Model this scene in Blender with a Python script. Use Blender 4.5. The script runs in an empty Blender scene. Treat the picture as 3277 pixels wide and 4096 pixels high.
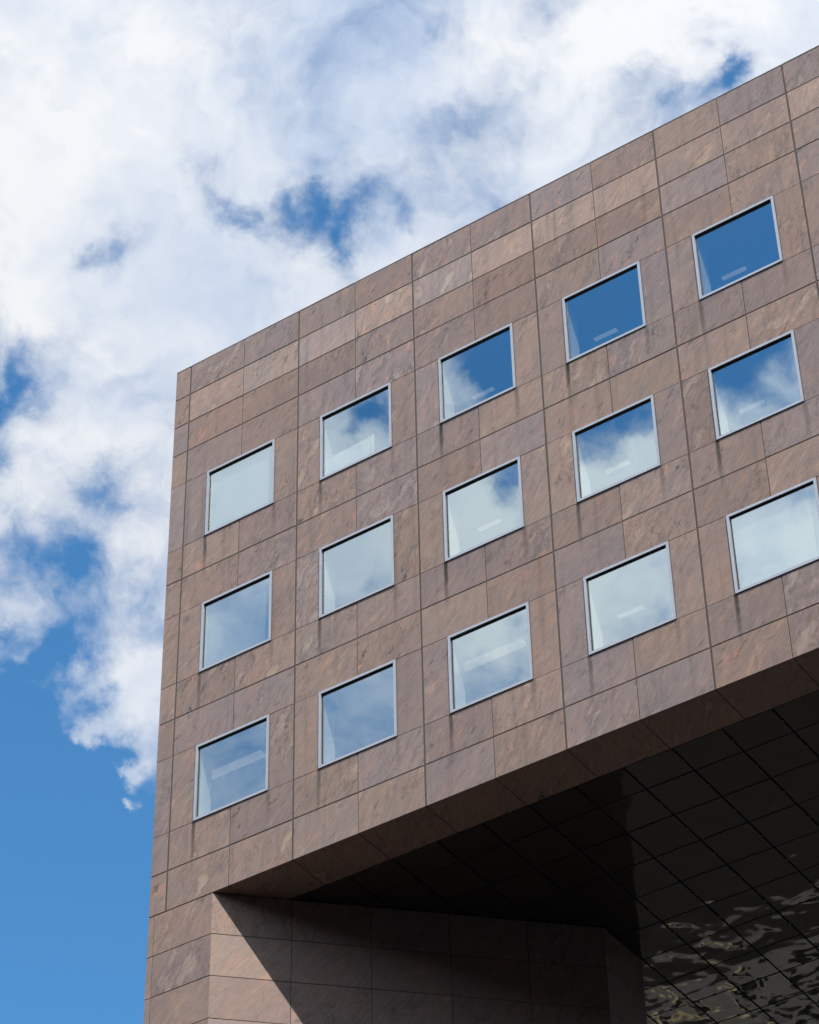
import bpy, bmesh, math, random
from mathutils import Vector, Matrix
random.seed(7)
S = bpy.context.scene
COL = S.collection

# ------------------------------------------------------------------ camera
ZT = 44.243                      # height of the roof edge (m)
FPX = 10673.4                    # focal length in pixels of the 3277 x 4096 photograph
CAMLOC = Vector((27.959, -33.645, ZT - 42.643))
RX = Vector((0.8270123, 0.56191599, -0.01735167))       # picture right
UP = Vector((0.36556636, -0.51406956, 0.77594699))      # picture up
FW = Vector((-0.42709706, 0.64806089, 0.63055943))      # viewing direction
cam = bpy.data.cameras.new('camera')
cam.sensor_fit = 'VERTICAL'; cam.sensor_height = 24.0
cam.lens = 24.0 * FPX / 4096.0
cam.shift_y = 400.0 / 4096.0
cam.clip_start = 0.5; cam.clip_end = 6000
camo = bpy.data.objects.new('camera', cam); COL.objects.link(camo)
M = Matrix((RX, UP, -FW)).transposed().to_4x4(); M.translation = CAMLOC
camo.matrix_world = M
S.camera = camo

def sky_dir(x, y):               # direction of the sky seen at a point of the picture (1725 px wide scale)
    px, py = x / 0.52639, y / 0.52639
    d = RX * (px - 1638.5) / FPX - UP * (py - 2448.0) / FPX + FW
    return d.normalized()

# ------------------------------------------------------------------ sun, sky, exposure
SUN = Vector((1.45, -1.0, 2.18)).normalized()
SUN_EL = math.asin(SUN.z)
SUN_AZ = math.atan2(SUN.x, SUN.y)
sl = bpy.data.lights.new('sun', 'SUN'); sl.energy = 5.0; sl.angle = math.radians(0.53)
sl.color = (1.0, 0.94, 0.86)
so = bpy.data.objects.new('sun', sl); COL.objects.link(so)
so.rotation_euler = (-SUN).to_track_quat('-Z', 'Y').to_euler()
so.location = SUN * 120

S.view_settings.view_transform = 'Standard'; S.view_settings.look = 'None'
S.view_settings.exposure = 0.0; S.view_settings.gamma = 1.0
S.view_settings.use_curve_mapping = False
S.cycles.max_bounces = 10; S.cycles.transparent_max_bounces = 12
S.cycles.caustics_reflective = False; S.cycles.caustics_refractive = False
try:
    S.cycles.use_denoising = True
except Exception:
    pass

class NT:
    """small helper to write node trees"""
    def __init__(s, nt):
        s.nt = nt; s.n = nt.nodes; s.n.clear()
    def new(s, t, **kw):
        n = s.n.new(t)
        for k, v in kw.items():
            setattr(n, k, v)
        return n
    def put(s, sock, v):
        if isinstance(v, bpy.types.NodeSocket): s.nt.links.new(v, sock)
        elif v is not None: sock.default_value = v
    def math(s, op, a, b=None, c=None, clamp=False):
        n = s.new('ShaderNodeMath', operation=op, use_clamp=clamp)
        for i, v in enumerate((a, b, c)):
            if v is not None: s.put(n.inputs[i], v)
        return n.outputs[0]
    def vec(s, op, a, b=None, scale=None):
        n = s.new('ShaderNodeVectorMath', operation=op)
        s.put(n.inputs[0], a)
        if b is not None: s.put(n.inputs[1], b)
        if scale is not None: s.put(n.inputs['Scale'], scale)
        return n.outputs['Value'] if op in ('DOT_PRODUCT', 'LENGTH') else n.outputs[0]
    def noise(s, v, scale, detail=4, rough=0.55, dist=0.0, out=0):
        n = s.new('ShaderNodeTexNoise')
        s.put(n.inputs['Vector'], v); n.inputs['Scale'].default_value = scale
        n.inputs['Detail'].default_value = detail; n.inputs['Roughness'].default_value = rough
        n.inputs['Distortion'].default_value = dist
        return n.outputs[out]
    def ramp(s, f, a, b, lo=0.0, hi=1.0, smooth=True):
        n = s.new('ShaderNodeMapRange', interpolation_type='SMOOTHSTEP' if smooth else 'LINEAR')
        s.put(n.inputs[0], f); s.put(n.inputs[1], a); s.put(n.inputs[2], b)
        n.inputs[3].default_value = lo; n.inputs[4].default_value = hi
        return n.outputs[0]
    def mix(s, f, a, b, blend='MIX'):
        n = s.new('ShaderNodeMix', data_type='RGBA', blend_type=blend)
        s.put(n.inputs[0], f)
        for i, v in ((6, a), (7, b)):
            if isinstance(v, tuple) and len(v) == 3: v = v + (1.0,)
            s.put(n.inputs[i], v)
        return n.outputs[2]
    def mapping(s, v, rot=(0, 0, 0), scale=(1, 1, 1), loc=(0, 0, 0)):
        n = s.new('ShaderNodeMapping')
        s.put(n.inputs[0], v); n.inputs[1].default_value = loc
        n.inputs[2].default_value = rot; n.inputs[3].default_value = scale
        return n.outputs[0]

W = bpy.data.worlds.new('World'); S.world = W; W.use_nodes = True
t = NT(W.node_tree)
sky = t.new('ShaderNodeTexSky', sky_type='NISHITA')
sky.sun_disc = False; sky.sun_elevation = SUN_EL; sky.sun_rotation = SUN_AZ
sky.altitude = 100; sky.air_density = 1.0; sky.dust_density = 0.1; sky.ozone_density = 3.0
D = t.new('ShaderNodeTexCoord').outputs['Generated']
# cloud cover: fractal noise plus soft thick and thin patches of cloud, each given by its direction in the sky
thin = [  # x, y, radius, weight of the patches in view
    (640, 400, 32, -.72), (660, 450, 34, -.62), (705, 500, 34, -.70), (720, 470, 26, -.4), (590, 462, 40, -.75), (530, 455, 30, -.68), (425, 375, 34, -.55),
    (480, 445, 28, -.6), (770, 430, 32, -.6), (860, 468, 26, -.6), (630, 515, 26, -.35),
    (235, 515, 30, -.62), (180, 535, 30, -.5), (310, 480, 30, -.25), (235, 250, 16, -.3),
    (40, 790, 50, -.9), (10, 840, 42, -.7), (-5, 960, 42, -.9), (150, 720, 36, -.25), (20, 730, 40, -.3),
    (212, 1045, 36, -.6), (270, 990, 36, -.35), (130, 1165, 38, -.6), (150, 1220, 34, -.55), (55, 1130, 36, -.45), (40, 1200, 30, -.25),
    (140, 1370, 38, -.9), (20, 1330, 30, -.7), (60, 1460, 40, -.7), (320, 1330, 30, -.4), (205, 1500, 18, -.5), (260, 1580, 18, -.5), (0, 1480, 60, -1.2),
    (50, 1620, 95, -1.25), (150, 1760, 95, -1.1), (120, 1950, 220, -2.2), (300, 1880, 90, -1.1), (0, 1800, 200, -1.2), (130, 2200, 260, -2.0),
    (960, 45, 30, -.40), (890, 55, 22, -.32), (965, 255, 34, -.42), (1050, 285, 30, -.30), (1020, 330, 36, -.22), (600, 235, 40, -.20),
    (1535, 175, 26, -.85), (1490, 185, 30, -.40), (1340, 150, 24, -.36), (1290, 165, 24, -.30), (1130, 150, 24, -.22), (1150, 20, 30, -.25),
    (1350, 240, 50, -.22), (1430, 225, 30, -.30), (980, 90, 60, .28), (880, 100, 60, .2), (1040, 310, 50, .28), (1120, 330, 50, .15), (1475, 75, 20, -.28), (700, 270, 46, -.18), (20, 60, 60, -.16), (1000, 120, 60, -.12),
    # thick patches
    (250, 1390, 50, .35), (270, 1440, 50, .5), (220, 1550, 32, .75), (285, 1635, 22, 1.1), (305, 1700, 17, 1.5), (180, 1560, 20, .75), (310, 1470, 50, .4), (325, 1590, 26, .55), (250, 1480, 26, -.3), (290, 1560, 18, -.45),
    (60, 1270, 50, .2), (300, 1140, 50, .3), (60, 1010, 50, .2), (90, 1070, 110, -.28), (60, 1310, 90, -.28), (230, 1250, 90, -.15), (270, 1330, 60, -.3), (200, 1400, 60, -.3), (300, 300, 190, .45), (430, 350, 60, .20), (500, 620, 150, .45), (1300, 80, 100, .55), (60, 560, 100, .4),
    (820, 190, 70, .35), (1550, 60, 60, .4), (1700, 40, 80, .5), (100, 120, 140, .40), (900, 560, 70, .3), (250, 900, 90, .35), (40, 1300, 20, .3), (60, 1400, 26, .7), (800, 330, 60, .2), (1180, 230, 60, .25),
]
mirrored = [  # the same for the part of the sky that the windows mirror
    (1560, 520, 120, -1.7), (1275, 650, 110, -1.7), (1030, 760, 85, -1.5), (800, 865, 42, -1.3), (1075, 1015, 34, -1.1), (1420, 610, 120, -1.2), (1160, 720, 90, -1.0),
    (1570, 755, 80, -1.3), (1260, 890, 60, -1.1), (1330, 870, 50, -.5), (1690, 1040, 34, -.8), (1660, 900, 60, -.4), (745, 925, 20, -.75), (1060, 1312, 24, -.7), (1545, 1120, 22, -.5),
    (795, 1235, 20, -.4), (740, 860, 30, -.3), (1090, 910, 50, -.8), (1180, 960, 40, -.6),
    (965, 825, 30, 1.5), (990, 800, 20, 1.0), (1280, 985, 46, 1.5), (1350, 960, 36, 1.1), (1375, 905, 20, .9), (1560, 850, 46, 1.3), (1650, 800, 36, 1.0), (1660, 830, 26, .7), (1600, 870, 30, .7),
    (735, 880, 24, .8), (780, 930, 26, .9), (715, 960, 40, .9), (830, 960, 30, .5), (500, 1020, 120, 1.0), (1005, 1075, 55, 1.3), (1000, 1010, 30, .6), (750, 1200, 120, 1.0), (500, 1310, 120, .55), (520, 1330, 40, -.35), (520, 960, 40, .5), (480, 1090, 40, -.35),
    (990, 1340, 45, .9), (1310, 1260, 110, .7), (1630, 1160, 100, 1.3), (490, 1640, 90, -.62), (540, 1560, 50, -.3), (750, 1560, 80, -.45), (770, 1440, 50, .4), (1060, 1440, 55, -.5), (1330, 1340, 60, -.45), (1280, 1230, 40, .3), (1600, 1210, 50, -.2), (740, 1130, 40, .4), (790, 1180, 40, -.3),
]
wb = t.vec('SCALE', t.vec('SUBTRACT', t.noise(D, 30, 6, 0.62, out=1), (.5, .5, .5)), scale=0.045)
DB = t.vec('ADD', D, wb)
acc = None
for lst, flip in ((thin, False), (mirrored, True)):
    for x, y, r, w in lst:
        d = sky_dir(x, y)
        if flip:
            d.y = -d.y; w *= .34 if w > 0 else .8
        k = 1.0 / (r * 1.78e-4) ** 2
        off = t.vec('SUBTRACT', DB, tuple(d))
        q = t.new('ShaderNodeVectorMath', operation='DOT_PRODUCT'); t.put(q.inputs[0], off); t.put(q.inputs[1], off)
        e = t.math('EXPONENT', t.math('MULTIPLY', q.outputs['Value'], -.5 * k))
        acc = t.math('MULTIPLY_ADD', e, w, acc if acc is not None else 0.0)
warp = t.vec('SCALE', t.vec('SUBTRACT', t.noise(D, 12, 4, 0.6, out=1), (.5, .5, .5)), scale=0.10)
DW = t.vec('ADD', D, warp)
n0 = t.noise(D, 9, 3, 0.5)
n1 = t.noise(DW, 24, 9, 0.57)
n2 = t.noise(DW, 95, 6, 0.65)
n3 = t.noise(DW, 8, 6, 0.5)
dens = t.math('MULTIPLY_ADD', t.math('SUBTRACT', n0, 0.5), 0.9, 0.74)
dens = t.math('MULTIPLY_ADD', t.math('SUBTRACT', n1, 0.5), 1.7, dens)
dens = t.math('MULTIPLY_ADD', t.math('SUBTRACT', n2, 0.5), 0.5, dens)
dens = t.math('ADD', dens, acc)
alpha = t.ramp(dens, -0.40, 1.12)
shade = t.math('MULTIPLY_ADD', t.math('SUBTRACT', n3, 0.5), 4.2, 0.50)
shade = t.math('MULTIPLY_ADD', t.math('SUBTRACT', n1, 0.5), 0.9, shade, clamp=True)
ccol = t.mix(shade, (0.58, 0.685, 0.87), (0.95, 0.97, 1.0))
# clouds glow more towards the sun
glow = t.math('POWER', t.math('MAXIMUM', t.vec('DOT_PRODUCT', D, tuple(SUN)), 0.0), 2.0)
hs = t.new('ShaderNodeHueSaturation'); hs.inputs['Saturation'].default_value = 1.16; hs.inputs['Value'].default_value = 1.35; t.put(hs.inputs['Color'], sky.outputs[0])
bs = t.new('ShaderNodeBackground'); t.put(bs.inputs[0], t.mix(1.0, hs.outputs[0], (.70, 1.0, 1.0), 'MULTIPLY')); bs.inputs[1].default_value = 0.15
bc = t.new('ShaderNodeBackground'); t.put(bc.inputs[0], ccol); t.put(bc.inputs[1], t.math('MULTIPLY_ADD', glow, 0.9, 0.93))
ms = t.new('ShaderNodeMixShader'); t.put(ms.inputs[0], alpha)
t.put(ms.inputs[1], bs.outputs[0]); t.put(ms.inputs[2], bc.outputs[0])
wo = t.new('ShaderNodeOutputWorld'); t.put(wo.inputs[0], ms.outputs[0])
W.cycles.sampling_method = 'MANUAL'; W.cycles.sample_map_resolution = 512

# ------------------------------------------------------------------ materials
BAY = 3.0241
FLOOR = 3.69836
V = {0: 0.0, 1: -.8631, 2: -1.7262, 3: -2.5894, 4: -3.5244, 6: -5.3695, 7: -6.2877, 8: -7.2227, 10: -9.0679, 11: -9.9861,
     12: -10.9211, 14: -12.7663, 15: -13.6845, 16: -14.6078}
ZS = ZT + V[16]                  # height of the soffit

def bsdf(t):
    b = t.new('ShaderNodeBsdfPrincipled'); o = t.new('ShaderNodeOutputMaterial')
    t.put(o.inputs[0], b.outputs[0]); return b

def material(name):
    m = bpy.data.materials.new(name); m.use_nodes = True
    return m, NT(m.node_tree)

def plain(name, col, rough=0.6, metal=0.0, spec=None, var=0.12, scale=6.0):
    m, t = material(name); b = bsdf(t)
    P = t.new('ShaderNodeTexCoord').outputs['Object']
    n = t.noise(P, scale, 5, 0.6)
    f = t.ramp(n, .3, .7, 1 - var, 1 + var, smooth=False)
    t.put(b.inputs['Base Color'], t.mix(1.0, tuple(col), t.vec('SCALE', (1, 1, 1), scale=f), 'MULTIPLY'))
    t.put(b.inputs['Roughness'], rough); b.inputs['Metallic'].default_value = metal
    if spec is not None: b.inputs['Specular IOR Level'].default_value = spec
    return m

def stone(name, streaks):
    """brown-pink gneiss: slanting grain, salmon and grey veins; every panel is cut from another place of the block"""
    m, t = material(name); b = bsdf(t)
    oi = t.new('ShaderNodeObjectInfo'); rnd = oi.outputs['Random']
    P0 = t.new('ShaderNodeTexCoord').outputs['Object']
    off = t.new('ShaderNodeCombineXYZ')
    t.put(off.inputs[0], t.math('MULTIPLY', rnd, 91.7)); t.put(off.inputs[1], t.math('MULTIPLY', rnd, 37.3)); t.put(off.inputs[2], t.math('MULTIPLY', rnd, 173.1))
    P = t.vec('ADD', P0, off.outputs[0])
    # swing the vein direction a little from panel to panel
    r2 = t.math('FRACT', t.math('MULTIPLY', rnd, 13.37))
    rot = t.new('ShaderNodeVectorRotate', rotation_type='Y_AXIS')
    t.put(rot.inputs['Vector'], P); t.put(rot.inputs['Angle'], t.math('MULTIPLY_ADD', r2, 0.5, 0.70))
    R = rot.outputs[0]                                   # x runs along the veins
    wob = t.vec('SCALE', t.vec('SUBTRACT', t.noise(R, 1.9, 3, .55, out=1), (.5, .5, .5)), scale=0.5)
    RW = t.vec('ADD', R, wob)
    big = t.noise(t.mapping(RW, scale=(.55, 1.3, 1.5)), 1.3, 5, .6)
    patch = t.noise(t.mapping(RW, scale=(.5, 1.2, 1.2), loc=(5, 3, 9)), 2.2, 3, .5)
    r3 = t.math('MULTIPLY_ADD', t.math('FRACT', t.math('MULTIPLY', rnd, 57.31)), 1.5, .55)
    vein = t.noise(t.mapping(RW, scale=(1.1, 2.4, 2.7)), 1.8, 7, .64)
    vein2 = t.noise(t.mapping(RW, scale=(1.0, 2.4, 3.4), loc=(31, 7, 5)), 2.1, 7, .64)
    pale = t.noise(t.mapping(RW, scale=(.8, 3, 3.2), loc=(11, 47, 15)), 1.3, 6, .6)
    grain = t.noise(t.mapping(R, scale=(4, 18, 19)), 1.0, 4, .68)
    fine = t.noise(t.mapping(R, scale=(30, 90, 90)), 1.0, 2, .6)
    c = t.mix(t.ramp(big, .32, .68), (.298, .239, .226), (.346, .261, .226))
    c = t.mix(t.ramp(patch, .55, .72, 0, .55), c, (.30, .255, .238))
    c = t.mix(t.math('MULTIPLY', r3, t.ramp(vein, .56, .72, 0, .58)), c, (.50, .295, .225))
    c = t.mix(t.math('MULTIPLY', r3, t.ramp(pale, .56, .74, 0, .5)), c, (.45, .345, .27))
    c = t.mix(t.math('MULTIPLY', r3, t.ramp(vein2, .57, .74, 0, .6)), c, (.11, .108, .105))
    big3 = t.noise(t.mapping(RW, scale=(.7, 3, 2.6), loc=(77, 3, 41)), 1.1, 8, .6)
    c = t.mix(t.math('MULTIPLY', t.math('GREATER_THAN', r2, .5), t.ramp(big3, .60, .68, 0, .75)), c, (.44, .36, .30))
    c = t.mix(t.math('MULTIPLY', t.math('GREATER_THAN', r2, .35), t.ramp(t.math('ABSOLUTE', t.math('SUBTRACT', big3, .57)), .030, .0, 0, .34)), c, (.11, .10, .095))
    g = t.ramp(grain, .25, .75, .80, 1.20, smooth=False)
    g2 = t.ramp(fine, .25, .75, .90, 1.10, smooth=False)
    c = t.mix(1.0, c, t.vec('SCALE', (1, 1, 1), scale=t.math('MULTIPLY', g, g2)), 'MULTIPLY')
    c = t.mix(1.0, c, oi.outputs['Color'], 'MULTIPLY')
    if streaks:                                           # run-off stains below the lower corners of the windows
        pos = t.new('ShaderNodeSeparateXYZ'); t.put(pos.inputs[0], t.new('ShaderNodeNewGeometry').outputs['Position'])
        x, z = pos.outputs[0], pos.outputs[2]
        fx = t.math('FLOORED_MODULO', x, BAY)
        below = t.math('SUBTRACT', ZT + V[6], z)
        tt = t.math('FLOORED_MODULO', below, FLOOR)
        bayi = t.math('ADD', t.math('FLOOR', t.math('DIVIDE', x, BAY)), t.math('MULTIPLY', t.math('FLOOR', t.math('DIVIDE', below, FLOOR)), 7.31))
        wn = t.new('ShaderNodeTexWhiteNoise', noise_dimensions='1D'); t.put(wn.inputs['W'], bayi)
        wob = t.noise(t.new('ShaderNodeNewGeometry').outputs['Position'], 3.0, 3, .6)
        on = t.math('MULTIPLY', t.math('GREATER_THAN', below, 0.0), t.math('LESS_THAN', below, 9.6))
        tot = 0.0
        for xc, wd, st, ln in ((.605, .05, .85, 1.45), (2.43, .055, .45, 1.1), (1.1, .035, .14, .9), (1.95, .04, .13, 1.0), (1.55, .09, .10, 1.2)):
            dx = t.math('ABSOLUTE', t.math('SUBTRACT', fx, t.math('MULTIPLY_ADD', t.math('SUBTRACT', wob, .5), .05, xc)))
            mk = t.ramp(dx, wd * 1.3, wd * .35)
            fade = t.ramp(tt, ln, 0.0)
            mk = t.math('MULTIPLY', mk, t.math('MULTIPLY', fade, t.math('MULTIPLY', t.math('MULTIPLY_ADD', wn.outputs[0], .6, .7), st)))
            tot = t.math('ADD', mk, tot)
        rain = t.noise(t.mapping(t.new('ShaderNodeNewGeometry').outputs['Position'], scale=(5, 1, .22)), 1.0, 4, .6)
        c = t.mix(t.ramp(rain, .50, .78, 0, .38), c, (.12, .10, .09))
        tot = t.math('MULTIPLY', tot, t.math('MULTIPLY', on, t.ramp(wob, .2, .6, .6, 1.0)), clamp=True)
        c = t.mix(tot, c, (.045, .04, .038))
    t.put(b.inputs['Base Color'], c)
    t.put(b.inputs['Roughness'], t.ramp(grain, .2, .8, .55, .72))
    b.inputs['Specular IOR Level'].default_value = 0.14
    bp = t.new('ShaderNodeBump'); bp.inputs['Strength'].default_value = 0.25; bp.inputs['Distance'].default_value = 0.004
    t.put(bp.inputs['Height'], t.math('MULTIPLY_ADD', fine, .5, grain)); t.put(b.inputs['Normal'], bp.outputs[0])
    return m

M_STONE = stone('gneiss', True)
M_STONE2 = stone('gneiss_plain', False)
M_JOINT = plain('joint_sealant', (.10, .08, .07), .9)
M_ALU = plain('anodised_aluminium', (.52, .54, .57), .3, metal=.7, var=.05)
M_GASK = plain('black_gasket', (.012, .012, .013), .5)
M_WHITE = plain('white_paint', (.80, .80, .72), .6, var=.03)
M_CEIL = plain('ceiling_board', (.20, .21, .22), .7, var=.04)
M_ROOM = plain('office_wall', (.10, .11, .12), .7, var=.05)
M_BLIND = plain('roller_blind', (.42, .46, .50), .8, var=.04)
M_PAPER = plain('white_card', (.80, .82, .80), .7, var=.03)
M_BLACK = plain('black_metal', (.012, .011, .010), .55)
M_ROOF = plain('roof_membrane', (.16, .16, .16), .9)

def glass_pane():
    m, t = material('coated_window_glass')
    o = t.new('ShaderNodeOutputMaterial')
    geo = t.new('ShaderNodeNewGeometry')
    gl = t.new('ShaderNodeBsdfGlossy'); gl.inputs['Roughness'].default_value = 0.0
    gl.inputs['Color'].default_value = (.81, .95, 1.0, 1)
    P = t.new('ShaderNodeTexCoord').outputs['Object']
    bp = t.new('ShaderNodeBump'); bp.inputs['Strength'].default_value = 0.3; bp.inputs['Distance'].default_value = 0.0015
    t.put(bp.inputs['Height'], t.noise(P, .9, 1, .5)); t.put(gl.inputs['Normal'], bp.outputs[0])
    tr = t.new('ShaderNodeBsdfTransparent'); tr.inputs[0].default_value = (.86, .89, .84, 1)
    lw = t.new('ShaderNodeLayerWeight'); lw.inputs[0].default_value = 0.25
    fac = t.math('MULTIPLY_ADD', lw.outputs['Fresnel'], .5, .52, clamp=True)
    mx = t.new('ShaderNodeMixShader'); t.put(mx.inputs[0], fac); t.put(mx.inputs[1], tr.outputs[0]); t.put(mx.inputs[2], gl.outputs[0])
    clear = t.new('ShaderNodeBsdfTransparent')
    m2 = t.new('ShaderNodeMixShader'); t.put(m2.inputs[0], geo.outputs['Backfacing']); t.put(m2.inputs[1], mx.outputs[0]); t.put(m2.inputs[2], clear.outputs[0])
    t.put(o.inputs[0], m2.outputs[0])
    return m
M_GLASS = glass_pane()

def soffit_glass():
    m, t = material('black_soffit_glass'); b = bsdf(t)
    oi = t.new('ShaderNodeObjectInfo')
    P = t.new('ShaderNodeNewGeometry').outputs['Position']
    t.put(b.inputs['Base Color'], t.mix(oi.outputs['Random'], (.050, .045, .040), (.066, .060, .053)))
    b.inputs['Roughness'].default_value = 0.04
    b.inputs['IOR'].default_value = 1.5; b.inputs['Specular IOR Level'].default_value = 0.25
    bp = t.new('ShaderNodeBump'); bp.inputs['Strength'].default_value = 1.0; bp.inputs['Distance'].default_value = 0.035
    w = t.vec('SCALE', t.noise(P, .8, 2, .5, out=1), scale=1.6)
    t.put(bp.inputs['Height'], t.noise(t.vec('ADD', P, w), .8, 1.5, .5)); t.put(b.inputs['Normal'], bp.outputs[0])
    return m
M_SOFFIT = soffit_glass()

def lamp_mat():
    m, t = material('lit_tube_cover')
    b = bsdf(t); b.inputs['Base Color'].default_value = (.55, .55, .52, 1)
    b.inputs['Emission Color'].default_value = (1.0, .93, .80, 1); b.inputs['Emission Strength'].default_value = 0.22
    return m
M_LAMP = lamp_mat()

# ------------------------------------------------------------------ mesh helpers
def mesh_obj(name, verts, faces, mat, parent=None, loc=(0, 0, 0), rotz=0.0):
    me = bpy.data.meshes.new(name); me.from_pydata(verts, [], faces); me.update()
    me.materials.append(mat)
    return link(name, me, parent, loc, rotz)

def link(name, me, parent=None, loc=(0, 0, 0), rotz=0.0):
    o = bpy.data.objects.new(name, me); COL.objects.link(o)
    o.location = loc; o.rotation_euler = (0, 0, rotz)
    if parent is not None: o.parent = parent
    return o

class MB:
    def __init__(s): s.v = []; s.f = []
    def box(s, x0, x1, y0, y1, z0, z1):
        b = len(s.v)
        s.v += [(x0, y0, z0), (x1, y0, z0), (x1, y1, z0), (x0, y1, z0), (x0, y0, z1), (x1, y0, z1), (x1, y1, z1), (x0, y1, z1)]
        s.f += [tuple(b + i for i in q) for q in ((0, 3, 2, 1), (4, 5, 6, 7), (0, 1, 5, 4), (1, 2, 6, 5), (2, 3, 7, 6), (3, 0, 4, 7))]
        return s
    def prism(s, poly, z0, z1):                      # poly counter-clockwise seen from above
        b = len(s.v); n = len(poly)
        s.v += [(x, y, z0) for x, y in poly] + [(x, y, z1) for x, y in poly]
        s.f += [tuple(b + n - 1 - i for i in range(n)), tuple(b + n + i for i in range(n))]
        s.f += [(b + i, b + (i + 1) % n, b + n + (i + 1) % n, b + n + i) for i in range(n)]
        return s
    def hexa(s, front, back):                        # two matching quads
        b = len(s.v); s.v += list(front) + list(back)
        s.f += [tuple(b + i for i in q) for q in ((0, 1, 2, 3), (7, 6, 5, 4), (0, 4, 5, 1), (1, 5, 6, 2), (2, 6, 7, 3), (3, 7, 4, 0))]
        return s
    def build(s, name, mat, parent=None, loc=(0, 0, 0), rotz=0.0):
        return mesh_obj(name, s.v, s.f, mat, parent, loc, rotz)

_cache = {}
def slab_mesh(w, h, mat, d=.035, c=.003, name='stone_panel'):
    """upright cladding slab w x h, outer face at y = 0 looking to -y, with a fine arris; origin at its lower left corner"""
    key = (round(w, 3), round(h, 3), mat.name, d, c)
    if key in _cache: return _cache[key]
    v = [(c, 0, c), (w - c, 0, c), (w - c, 0, h - c), (c, 0, h - c), (0, c, 0), (w, c, 0), (w, c, h), (0, c, h), (0, d, 0), (w, d, 0), (w, d, h), (0, d, h)]
    f = [(0, 1, 2, 3), (0, 4, 5, 1), (1, 5, 6, 2), (2, 6, 7, 3), (3, 7, 4, 0), (4, 8, 9, 5), (5, 9, 10, 6), (6, 10, 11, 7), (7, 11, 8, 4), (8, 11, 10, 9)]
    me = bpy.data.meshes.new(name); me.from_pydata(v, [], f); me.update(); me.materials.append(mat)
    _cache[key] = me
    return me

TONES = [(1.00, 1.0, 1.0), (.93, .93, .96), (1.05, 1.02, .97), (.96, .99, 1.06), (1.07, 1.03, 1.0), (.92, .89, .88), (1.02, .97, .93), (.99, 1.01, 1.07), (1.0, .96, .93)]
def panel(parent, x0, x1, z0, z1, origin=(0, 0), ang=0.0, tone=None, mat=None):
    """one slab; x runs along the wall that starts at origin and heads in direction ang"""
    me = slab_mesh(x1 - x0, z1 - z0, mat or M_STONE)
    j = random.uniform(-.0015, .0015)
    c, s_ = math.cos(ang), math.sin(ang)
    o = link('stone_panel', me, parent, (origin[0] + x0 * c - j * s_, origin[1] + x0 * s_ + j * c, z0), ang + random.uniform(-.0016, .0016))
    o.rotation_euler.x = random.uniform(-.0016, .0016)
    k = random.choice(TONES); f = random.uniform(.95, 1.05)
    if tone: k = tuple(a * b for a, b in zip(k, tone))
    o.color = (k[0] * f, k[1] * f, k[2] * f, 1)
    return o

# ------------------------------------------------------------------ ground
def ground_mat():
    m, t = material('asphalt'); b = bsdf(t)
    P = t.new('ShaderNodeNewGeometry').outputs['Position']
    n = t.noise(P, .35, 6, .6); n2 = t.noise(P, 30, 3, .6)
    c = t.mix(t.ramp(n, .35, .65), (.030, .029, .028), (.045, .043, .041))
    t.put(b.inputs['Base Color'], t.mix(t.ramp(n2, .4, .7, 0, .3), c, (.065, .063, .06)))
    b.inputs['Roughness'].default_value = .85
    return m
g = MB(); g.v = [(-2500, -2500, 0), (2500, -2500, 0), (2500, 2500, 0), (-2500, 2500, 0)]; g.f = [(0, 1, 2, 3)]
go = g.build('ground', ground_mat()); go['kind'] = 'structure'; go['label'] = 'dark asphalt ground round the office building'

# ------------------------------------------------------------------ the office building
bld = bpy.data.objects.new('office_building', None); COL.objects.link(bld)
bld['label'] = 'brown granite office building with square windows overhanging a dark glass soffit'
bld['category'] = 'building'
NB = 7                                            # bays built
XL, XR = -.411, NB * BAY
DEPTH = 15.0
GV, GH, GM, GT = .042, .030, .019, .008           # joint widths: bay, floor, half bay, tight
HALF = BAY / 2
WX0, WX1 = .2005, .8025                           # window in its bay
FLOORS = ((4, 6), (8, 10), (12, 14))

def gap(v):
    return {1: GH, 2: GH, 3: GH, 7: GH, 11: GH, 15: GH}.get(v, GT)

def band(v0, v1):
    return ZT + V[v1] + gap(v1) / 2, ZT + V[v0] - (gap(v0) / 2 if v0 else 0)

rows = [(0, 1), (1, 2), (2, 3), (3, 4), (6, 7), (7, 8), (10, 11), (11, 12), (14, 15), (15, 16)]
for k in range(NB):
    x0 = k * BAY
    for v0, v1 in rows:
        z0, z1 = band(v0, v1)
        tone = (1.24, 1.23, 1.20) if (v0, v1) == (1, 2) else ((.93, .90, .89) if (v0, v1) == (2, 3) and random.random() < .6 else None)
        if v1 == 16: z0 = ZS
        panel(bld, x0 + GV / 2, x0 + HALF - GM / 2, z0, z1, tone=tone)
        panel(bld, x0 + HALF + GM / 2, x0 + BAY - GV / 2, z0, z1, tone=tone)
    for v0, v1 in FLOORS:
        z0, z1 = band(v0, v1)
        panel(bld, x0 + GV / 2, x0 + WX0 * BAY - .006, z0, z1)
        panel(bld, x0 + WX1 * BAY + .006, x0 + BAY - GV / 2, z0, z1)
for v0, v1 in sorted(rows + list(FLOORS)):        # narrow strip on the left corner
    z0, z1 = band(v0, v1)
    panel(bld, XL, -GV / 2, z0, z1)

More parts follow.
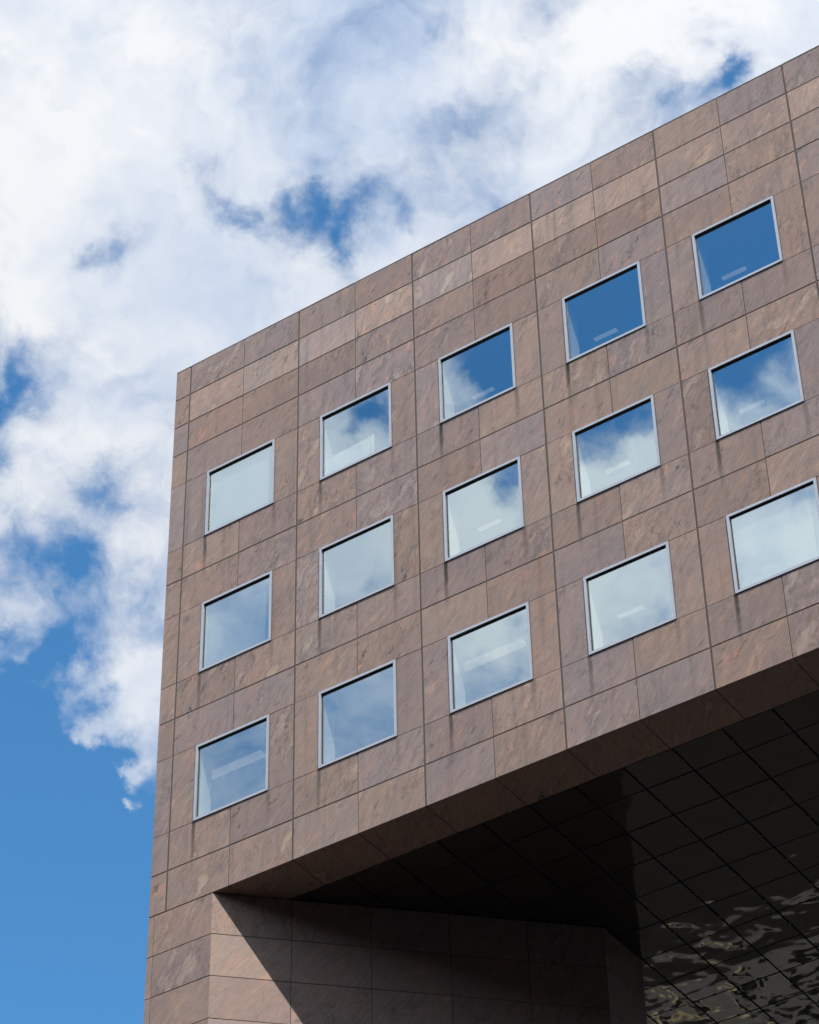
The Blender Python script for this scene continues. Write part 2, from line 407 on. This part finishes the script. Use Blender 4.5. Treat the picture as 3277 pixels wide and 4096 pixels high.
# pier below the overhang: front, splayed face at 45 degrees, return
PR = .9145                                        # course height
PX = 1.137                                        # where the front turns into the splay
PL = 1.5383; NP = 5
PEX, PEY = PX + NP * PL / math.sqrt(2), NP * PL / math.sqrt(2)
PBY = 6.92
CR = 8                                            # courses clad slab by slab, the rest further down is one part
for r in range(CR):
    z1 = ZS - .02 - r * PR; z0 = z1 - PR + .016
    panel(bld, XL, -.28, z0, z1, mat=M_STONE2); panel(bld, -.266, PX - .003, z0, z1, mat=M_STONE2)
    for i in range(NP):
        panel(bld, i * PL + (.003 if i == 0 else .007), (i + 1) * PL - .007, z0, z1, (PX, 0), math.pi / 4, mat=M_STONE2)
    panel(bld, .007, PBY - PEY - .005, z0, z1, (PEX, PEY), math.pi / 2, mat=M_STONE2)
lower = MB()
def lower_slab(x0, x1, z0, z1, o, a):
    c, s_ = math.cos(a), math.sin(a); d = .035
    p = lambda x, y, z: (o[0] + x * c - y * s_, o[1] + x * s_ + y * c, z)
    lower.hexa([p(x0, 0, z0), p(x1, 0, z0), p(x1, 0, z1), p(x0, 0, z1)], [p(x0, d, z0), p(x1, d, z0), p(x1, d, z1), p(x0, d, z1)])
z = ZS - .02 - CR * PR
while z > .3:
    z0 = max(z - PR + .016, .02)
    lower_slab(XL, PX - .003, z0, z, (0, 0), 0)
    for i in range(NP): lower_slab(i * PL + .004, (i + 1) * PL - .007, z0, z, (PX, 0), math.pi / 4)
    lower_slab(.007, PBY - PEY - .005, z0, z, (PEX, PEY), math.pi / 2)
    z -= PR
lc = lower.build('lower_cladding', M_STONE2, bld); lc['kind'] = 'stuff'
e = .007                                          # the core stands this far behind the face of the stone
core = MB().prism([(XL + .03, e), (PX - e * .414, e), (PEX - e, PEY + e * .414), (PEX - e, PBY), (PEX - 2.2, PBY + 2.2), (XL + .03, PBY + 2.2)], 0, ZS - .02)
core.build('pier_core', M_JOINT, bld)

# backing wall behind the slabs, with the window openings left out
bw = MB()
y0, y1 = .006, .30
zz = [(V[0], V[4]), (V[6], V[8]), (V[10], V[12]), (V[14], V[16])]
for a, b_ in zz: bw.box(XL + .02, XR, y0, y1, ZT + b_ + (.003 if b_ == V[16] else 0), ZT + a - (.012 if a == 0 else 0))
for v0, v1 in FLOORS:
    bw.box(XL + .02, WX0 * BAY, y0, y1, ZT + V[v1], ZT + V[v0])
    for k in range(NB):
        bw.box(k * BAY + WX1 * BAY, k * BAY + (BAY + WX0 * BAY if k < NB - 1 else BAY), y0, y1, ZT + V[v1], ZT + V[v0])
bw.build('backing_wall', M_JOINT, bld)
for k in range(-1, NB * 2):                        # coping of short lengths
    x0, x1 = (k * HALF, (k + 1) * HALF) if k >= 0 else (XL - .004, 0)
    j = random.uniform(-.003, .004)
    MB().box(x0 + .006, x1 - .006, -.006 + j, .40, ZT + .002, ZT + .024 + j).build('coping', M_JOINT, bld)
MB().box(XL, XL + .03, .037, DEPTH, ZS, ZT - .001).build('side_wall', M_STONE2, bld)
MB().box(XR + .004, XR + .034, .0, DEPTH, ZS, ZT - .001).build('side_wall', M_STONE2, bld)
MB().box(XL + .031, XR, DEPTH - .3, DEPTH, ZS, ZT - .001).build('rear_wall', M_STONE2, bld)
MB().box(XL + .031, XR, .41, DEPTH - .31, ZT - .8, ZT - .6).build('roof', M_ROOF, bld)
# office floors inside
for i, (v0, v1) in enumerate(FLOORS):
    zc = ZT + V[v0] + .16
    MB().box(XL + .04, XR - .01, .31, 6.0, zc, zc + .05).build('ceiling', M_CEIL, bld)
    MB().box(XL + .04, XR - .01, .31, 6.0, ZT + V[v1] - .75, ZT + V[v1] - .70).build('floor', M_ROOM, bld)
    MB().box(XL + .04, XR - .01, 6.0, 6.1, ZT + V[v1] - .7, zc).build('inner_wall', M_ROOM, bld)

# windows: mitred frame > gasket, pane, reveal, and what the glass lets one see
def mitred(x0, x1, z0, z1, w, ya, yb, g=.0015):
    m = MB(); X0, X1, Z0, Z1 = x0 + w, x1 - w, z0 + w, z1 - w
    for q in (((x0 + g, z0), (x1 - g, z0), (X1 - g, Z0), (X0 + g, Z0)), ((x1, z0 + g), (x1, z1 - g), (X1, Z1 - g), (X1, Z0 + g)),
              ((x1 - g, z1), (x0 + g, z1), (X0 + g, Z1), (X1 - g, Z1)), ((x0, z1 - g), (x0, z0 + g), (X0, Z0 + g), (X0, Z1 - g))):
        m.hexa([(a, ya, b) for a, b in q], [(a, yb, b) for a, b in q])
    return m
WW = (WX1 - WX0) * BAY; WH = V[4] - V[6] - .018
fm = mitred(0, WW, 0, WH, .056, -.024, .07)
frame_me = fm.build('window', M_ALU); 
tmpl = frame_me.data; bpy.data.objects.remove(frame_me)
def tmp(m, mat, name):
    o = m.build(name, mat); d = o.data; bpy.data.objects.remove(o); return d
gask_me = tmp(mitred(.056, WW - .056, .056, WH - .056, .016, .012, .07), M_GASK, 'gasket')
pane_me = tmp(MB().box(.064, WW - .064, .026, .038, .064, WH - .064), M_GLASS, 'pane')
rv = MB()
a, b_, c_, d_ = .064, WW - .064, .064, WH - .064
rv.box(a - .03, a, .071, .44, c_ - .03, d_ + .03).box(b_, b_ + .03, .071, .44, c_ - .03, d_ + .03)
rv.box(a, b_, .071, .44, c_ - .03, c_)
rev_me = tmp(rv, M_WHITE, 'reveal')
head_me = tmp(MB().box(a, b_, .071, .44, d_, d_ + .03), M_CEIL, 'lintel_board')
blind_me = tmp(MB().box(a + .02, b_ - .16, .10, .104, c_ + .01, d_ - .005), M_BLIND, 'roller_blind')
half_me = tmp(MB().box(a + .02, b_ - .05, .10, .104, c_ + .95, d_ - .005).box(a + .02, b_ - .05, .09, .114, c_ + .93, c_ + .95), M_BLIND, 'roller_blind')
lampb = MB().box(0, .54, -.05, .05, -.02, .0)
lamp_me = tmp(lampb, M_LAMP, 'ceiling_lamp_or_bar')
lamph_me = tmp(MB().box(-.02, .56, -.07, .07, .0, .05), M_BLACK, 'lamp_housing')
beam_me = tmp(MB().box(0, 1.5, -.10, .10, -.05, .0), M_LAMP, 'ceiling_lamp_or_bar')  # pale ceiling bar, not a known lamp; given the lamp glow so it shows
BLINDS = {(0, 0): blind_me, (0, 1): blind_me, (4, 2): blind_me}
for k in range(NB):
    for r, (v0, v1) in enumerate(FLOORS):
        w = link('window', tmpl, bld, (k * BAY + WX0 * BAY, 0, ZT + V[v1] + .004))
        link('gasket', gask_me, w)
        p = link('pane', pane_me, w); p.rotation_euler = (random.uniform(-.0012, .0012), 0, random.uniform(-.0012, .0012))
        link('reveal', rev_me, w); link('lintel_board', head_me, w)
        if (k, r) in BLINDS: link('roller_blind', BLINDS[(k, r)], w)
        wx, wz = k * BAY + WX0 * BAY, ZT + V[v1] + .004
        zc = ZT + V[v0] + .16
        if (k, r) in ((0, 2), (2, 2)):
            link('ceiling_lamp_or_bar', beam_me, bld, (k * BAY + (-.08 if k == 0 else .12), 1.13, zc - .001))
        elif k >= 2:
            link('ceiling_lamp_or_bar', lamp_me, bld, (k * BAY + .16 * BAY, 1.48, zc - .06))
            link('lamp_housing', lamph_me, bld, (k * BAY + .16 * BAY, 1.48, zc - .06))

# soffit: stone border, then squares of black glass in a black grid with clips
GB = 1.07
for k in range(NB * 2):
    x0, x1 = k * HALF + .008, (k + 1) * HALF - .008
    if x1 < PX: continue
    x0 = max(x0, .02)
    me = slab_mesh(x1 - x0, GB - .045, M_STONE2)
    o = link('stone_panel', me, bld, (x0, .038, ZS)); o.rotation_euler = (math.pi / 2, 0, 0)
    o.scale = (1, 1, 1); o.location = (x0, GB - .007, ZS)
    o.rotation_euler = (math.radians(90), 0, 0)
    o.color = (1, .93, .85, 1)  # warm bounced light under the overhang, put into the stone colour as a tint
ys = [GB, 1.905] + [1.905 + i * 1.008 for i in range(1, 13)]
xs = [8.6 + 1.00803 * i for i in range(-9, 13)]
def in_pier(x, y):
    return x < PEX - .02 and y - (x - PX) > .0 and y < PBY and x < PEX
sq = {}
def glass_mesh(w, h):
    key = (round(w, 3), round(h, 3))
    if key not in sq:
        c = .004
        v = [(c, c, 0), (w - c, c, 0), (w - c, h - c, 0), (c, h - c, 0), (0, 0, c), (w, 0, c), (w, h, c), (0, h, c), (0, 0, .012), (w, 0, .012), (w, h, .012), (0, h, .012)]
        f = [(3, 2, 1, 0), (0, 1, 5, 4), (1, 2, 6, 5), (2, 3, 7, 6), (3, 0, 4, 7), (4, 5, 9, 8), (5, 6, 10, 9), (6, 7, 11, 10), (7, 4, 8, 11), (8, 9, 10, 11)]
        me = bpy.data.meshes.new('glass_panel'); me.from_pydata(v, [], f); me.update(); me.materials.append(M_SOFFIT); sq[key] = me
    return sq[key]
grid = MB()
for i in range(len(xs) - 1):
    for j in range(len(ys) - 1):
        x0, x1, ya, yb = xs[i] + .018, xs[i + 1] - .018, ys[j] + .014, ys[j + 1] - .014
        if x1 > XR or all(in_pier(x, y) for x in (x0, x1) for y in (ya, yb)): continue
        o = link('glass_panel', glass_mesh(x1 - x0, yb - ya), bld, (x0, ya, ZS + .004))
        o.rotation_euler = (random.uniform(-.004, .004), random.uniform(-.004, .004), 0)
        cx, cy = (x0 + x1) / 2, (ya + yb) / 2
        grid.box(cx - .025, cx + .025, ys[j] - .02, ys[j] + .02, ZS - .012, ZS + .02)
        grid.box(xs[i] - .02, xs[i] + .02, cy - .025, cy + .025, ZS - .012, ZS + .02)
gc = grid.build('soffit_clips', M_BLACK, bld); gc['kind'] = 'stuff'
MB().box(XL + .04, XR - .01, .32, DEPTH - .31, ZS + .04, ZS + .10).build('soffit_backing', M_BLACK, bld)

# ------------------------------------------------------------------ buildings added out of frame: one mirrored in the soffit, the others block sky and sun
M_CREAM = plain('white_render', (.78, .76, .70), .8, var=.15, scale=.4)
M_GREY = plain('grey_concrete', (.11, .11, .11), .8, var=.2, scale=.3)
M_BRICK = plain('dark_brick', (.09, .055, .042), .85, var=.2, scale=.4)
M_DARKWIN = plain('dark_window_glass', (.02, .024, .028), .08)
def block(name, label, x0, x1, y0, y1, h, mat, fh, wx, ww):
    """a block with storeys of windows set back in its walls"""
    b = bpy.data.objects.new(name, None); COL.objects.link(b)
    b.location = ((x0 + x1) / 2, (y0 + y1) / 2, 0); b['label'] = label; b['category'] = 'building'
    hx, hy = (x1 - x0) / 2, (y1 - y0) / 2
    wall, glass = MB(), MB()
    glass.box(-hx + .3, hx - .3, -hy + .3, hy - .3, .02, h - .6)
    z = 0.01
    while z + fh < h:
        wall.box(-hx, hx, -hy, hy, z, z + fh * .42)
        z += fh
    wall.box(-hx, hx, -hy, hy, z, h)
    for sx, L, ax in ((0, hx, 0), (1, hy, 1)):
        n = max(2, round(2 * L / wx))
        for i in range(n + 1):
            c = -L + 2 * L * i / n; d = (wx - ww) / 2
            lo, hi = max(c - d, -L), min(c + d, L)
            for sd in (-1, 1):
                if ax == 0: wall.box(lo, hi, *sorted((sd * (hy - .004), sd * (hy - .32))), .012, h - .3)
                else: wall.box(*sorted((sd * (hx - .004), sd * (hx - .32))), lo, hi, .012, h - .3)
    wall.build('wall', mat, b); w = glass.build('windows', M_DARKWIN, b); w['kind'] = 'stuff'
    MB().box(-hx - .2, hx + .2, -hy - .2, hy + .2, h + .003, h + .5).build('roof', M_ROOF, b)
    return b
cb = block('courtyard_building', 'white rendered block with rows of dark windows behind the granite building', -46, 2, 51.5, 65.5, 20, M_CREAM, 3.6, 3.2, 2.1)
m, t = material('lit_lobby_window'); bb = bsdf(t); bb.inputs['Base Color'].default_value = (.3, .28, .2, 1)
bb.inputs['Emission Color'].default_value = (1.0, .80, .42, 1); bb.inputs['Emission Strength'].default_value = 2.2
for i in (1, 2, 3, 4):
    for z in (1.6, 5.2):
        MB().box(-.95, .95, -.02, .0, 0, 1.7).build('lit_window', m, cb, (3.2 * i - 1.6 - 6.4 + 3.2 + .0, -7 + .29, z))
block('sky_screen_block', 'added grey concrete block out of view that screens off the low sky', -70, 54, -78, -56, 49, M_GREY, 3.5, 3.0, 2.0)  # unseen, added to keep low sky light off the shaded pier
block('added_shade_tower', 'added dark brick tower out of view, made tall to shade the ground', 62, 86, -78, 34, 80, M_BRICK, 3.3, 2.8, 1.6)  # unseen, added; its height is set to shade the ground below the soffit

# white boards standing behind the pane of the second window of the top row
wb_ = bpy.data.objects.new('white_board', None); COL.objects.link(wb_)
wb_.location = (BAY * (1 + WX0) + .12, .10, ZT + V[6] + .066)
wb_['label'] = 'white card boards standing inside the second window from the left of the top row'; wb_['category'] = 'board'
def board(name, x0, x1, ya, yb, zl, zr):
    """a leaning card: foot at depth ya, upper edge at depth yb, left and right heights"""
    MB().hexa([(x0, ya, 0), (x1, ya, 0), (x1, yb, zr), (x0, yb, zl)], [(x0, ya + .01, 0), (x1, ya + .01, 0), (x1, yb + .01, zr), (x0, yb + .01, zl)]).build(name, M_PAPER, wb_)
board('back_board', .0, 1.06, .14, .18, .78, .84)
board('front_board', -.06, 1.02, .03, .08, .60, .50)
board('side_flap', 1.065, 1.12, .06, .10, .80, .74)

block('added_shade_block', 'added low grey concrete block out of view that shades the ground', -62, -3, -47, -23, 24, M_GREY, 3.4, 3.0, 2.0)  # unseen, added to shade the ground and cut fill light on the pier
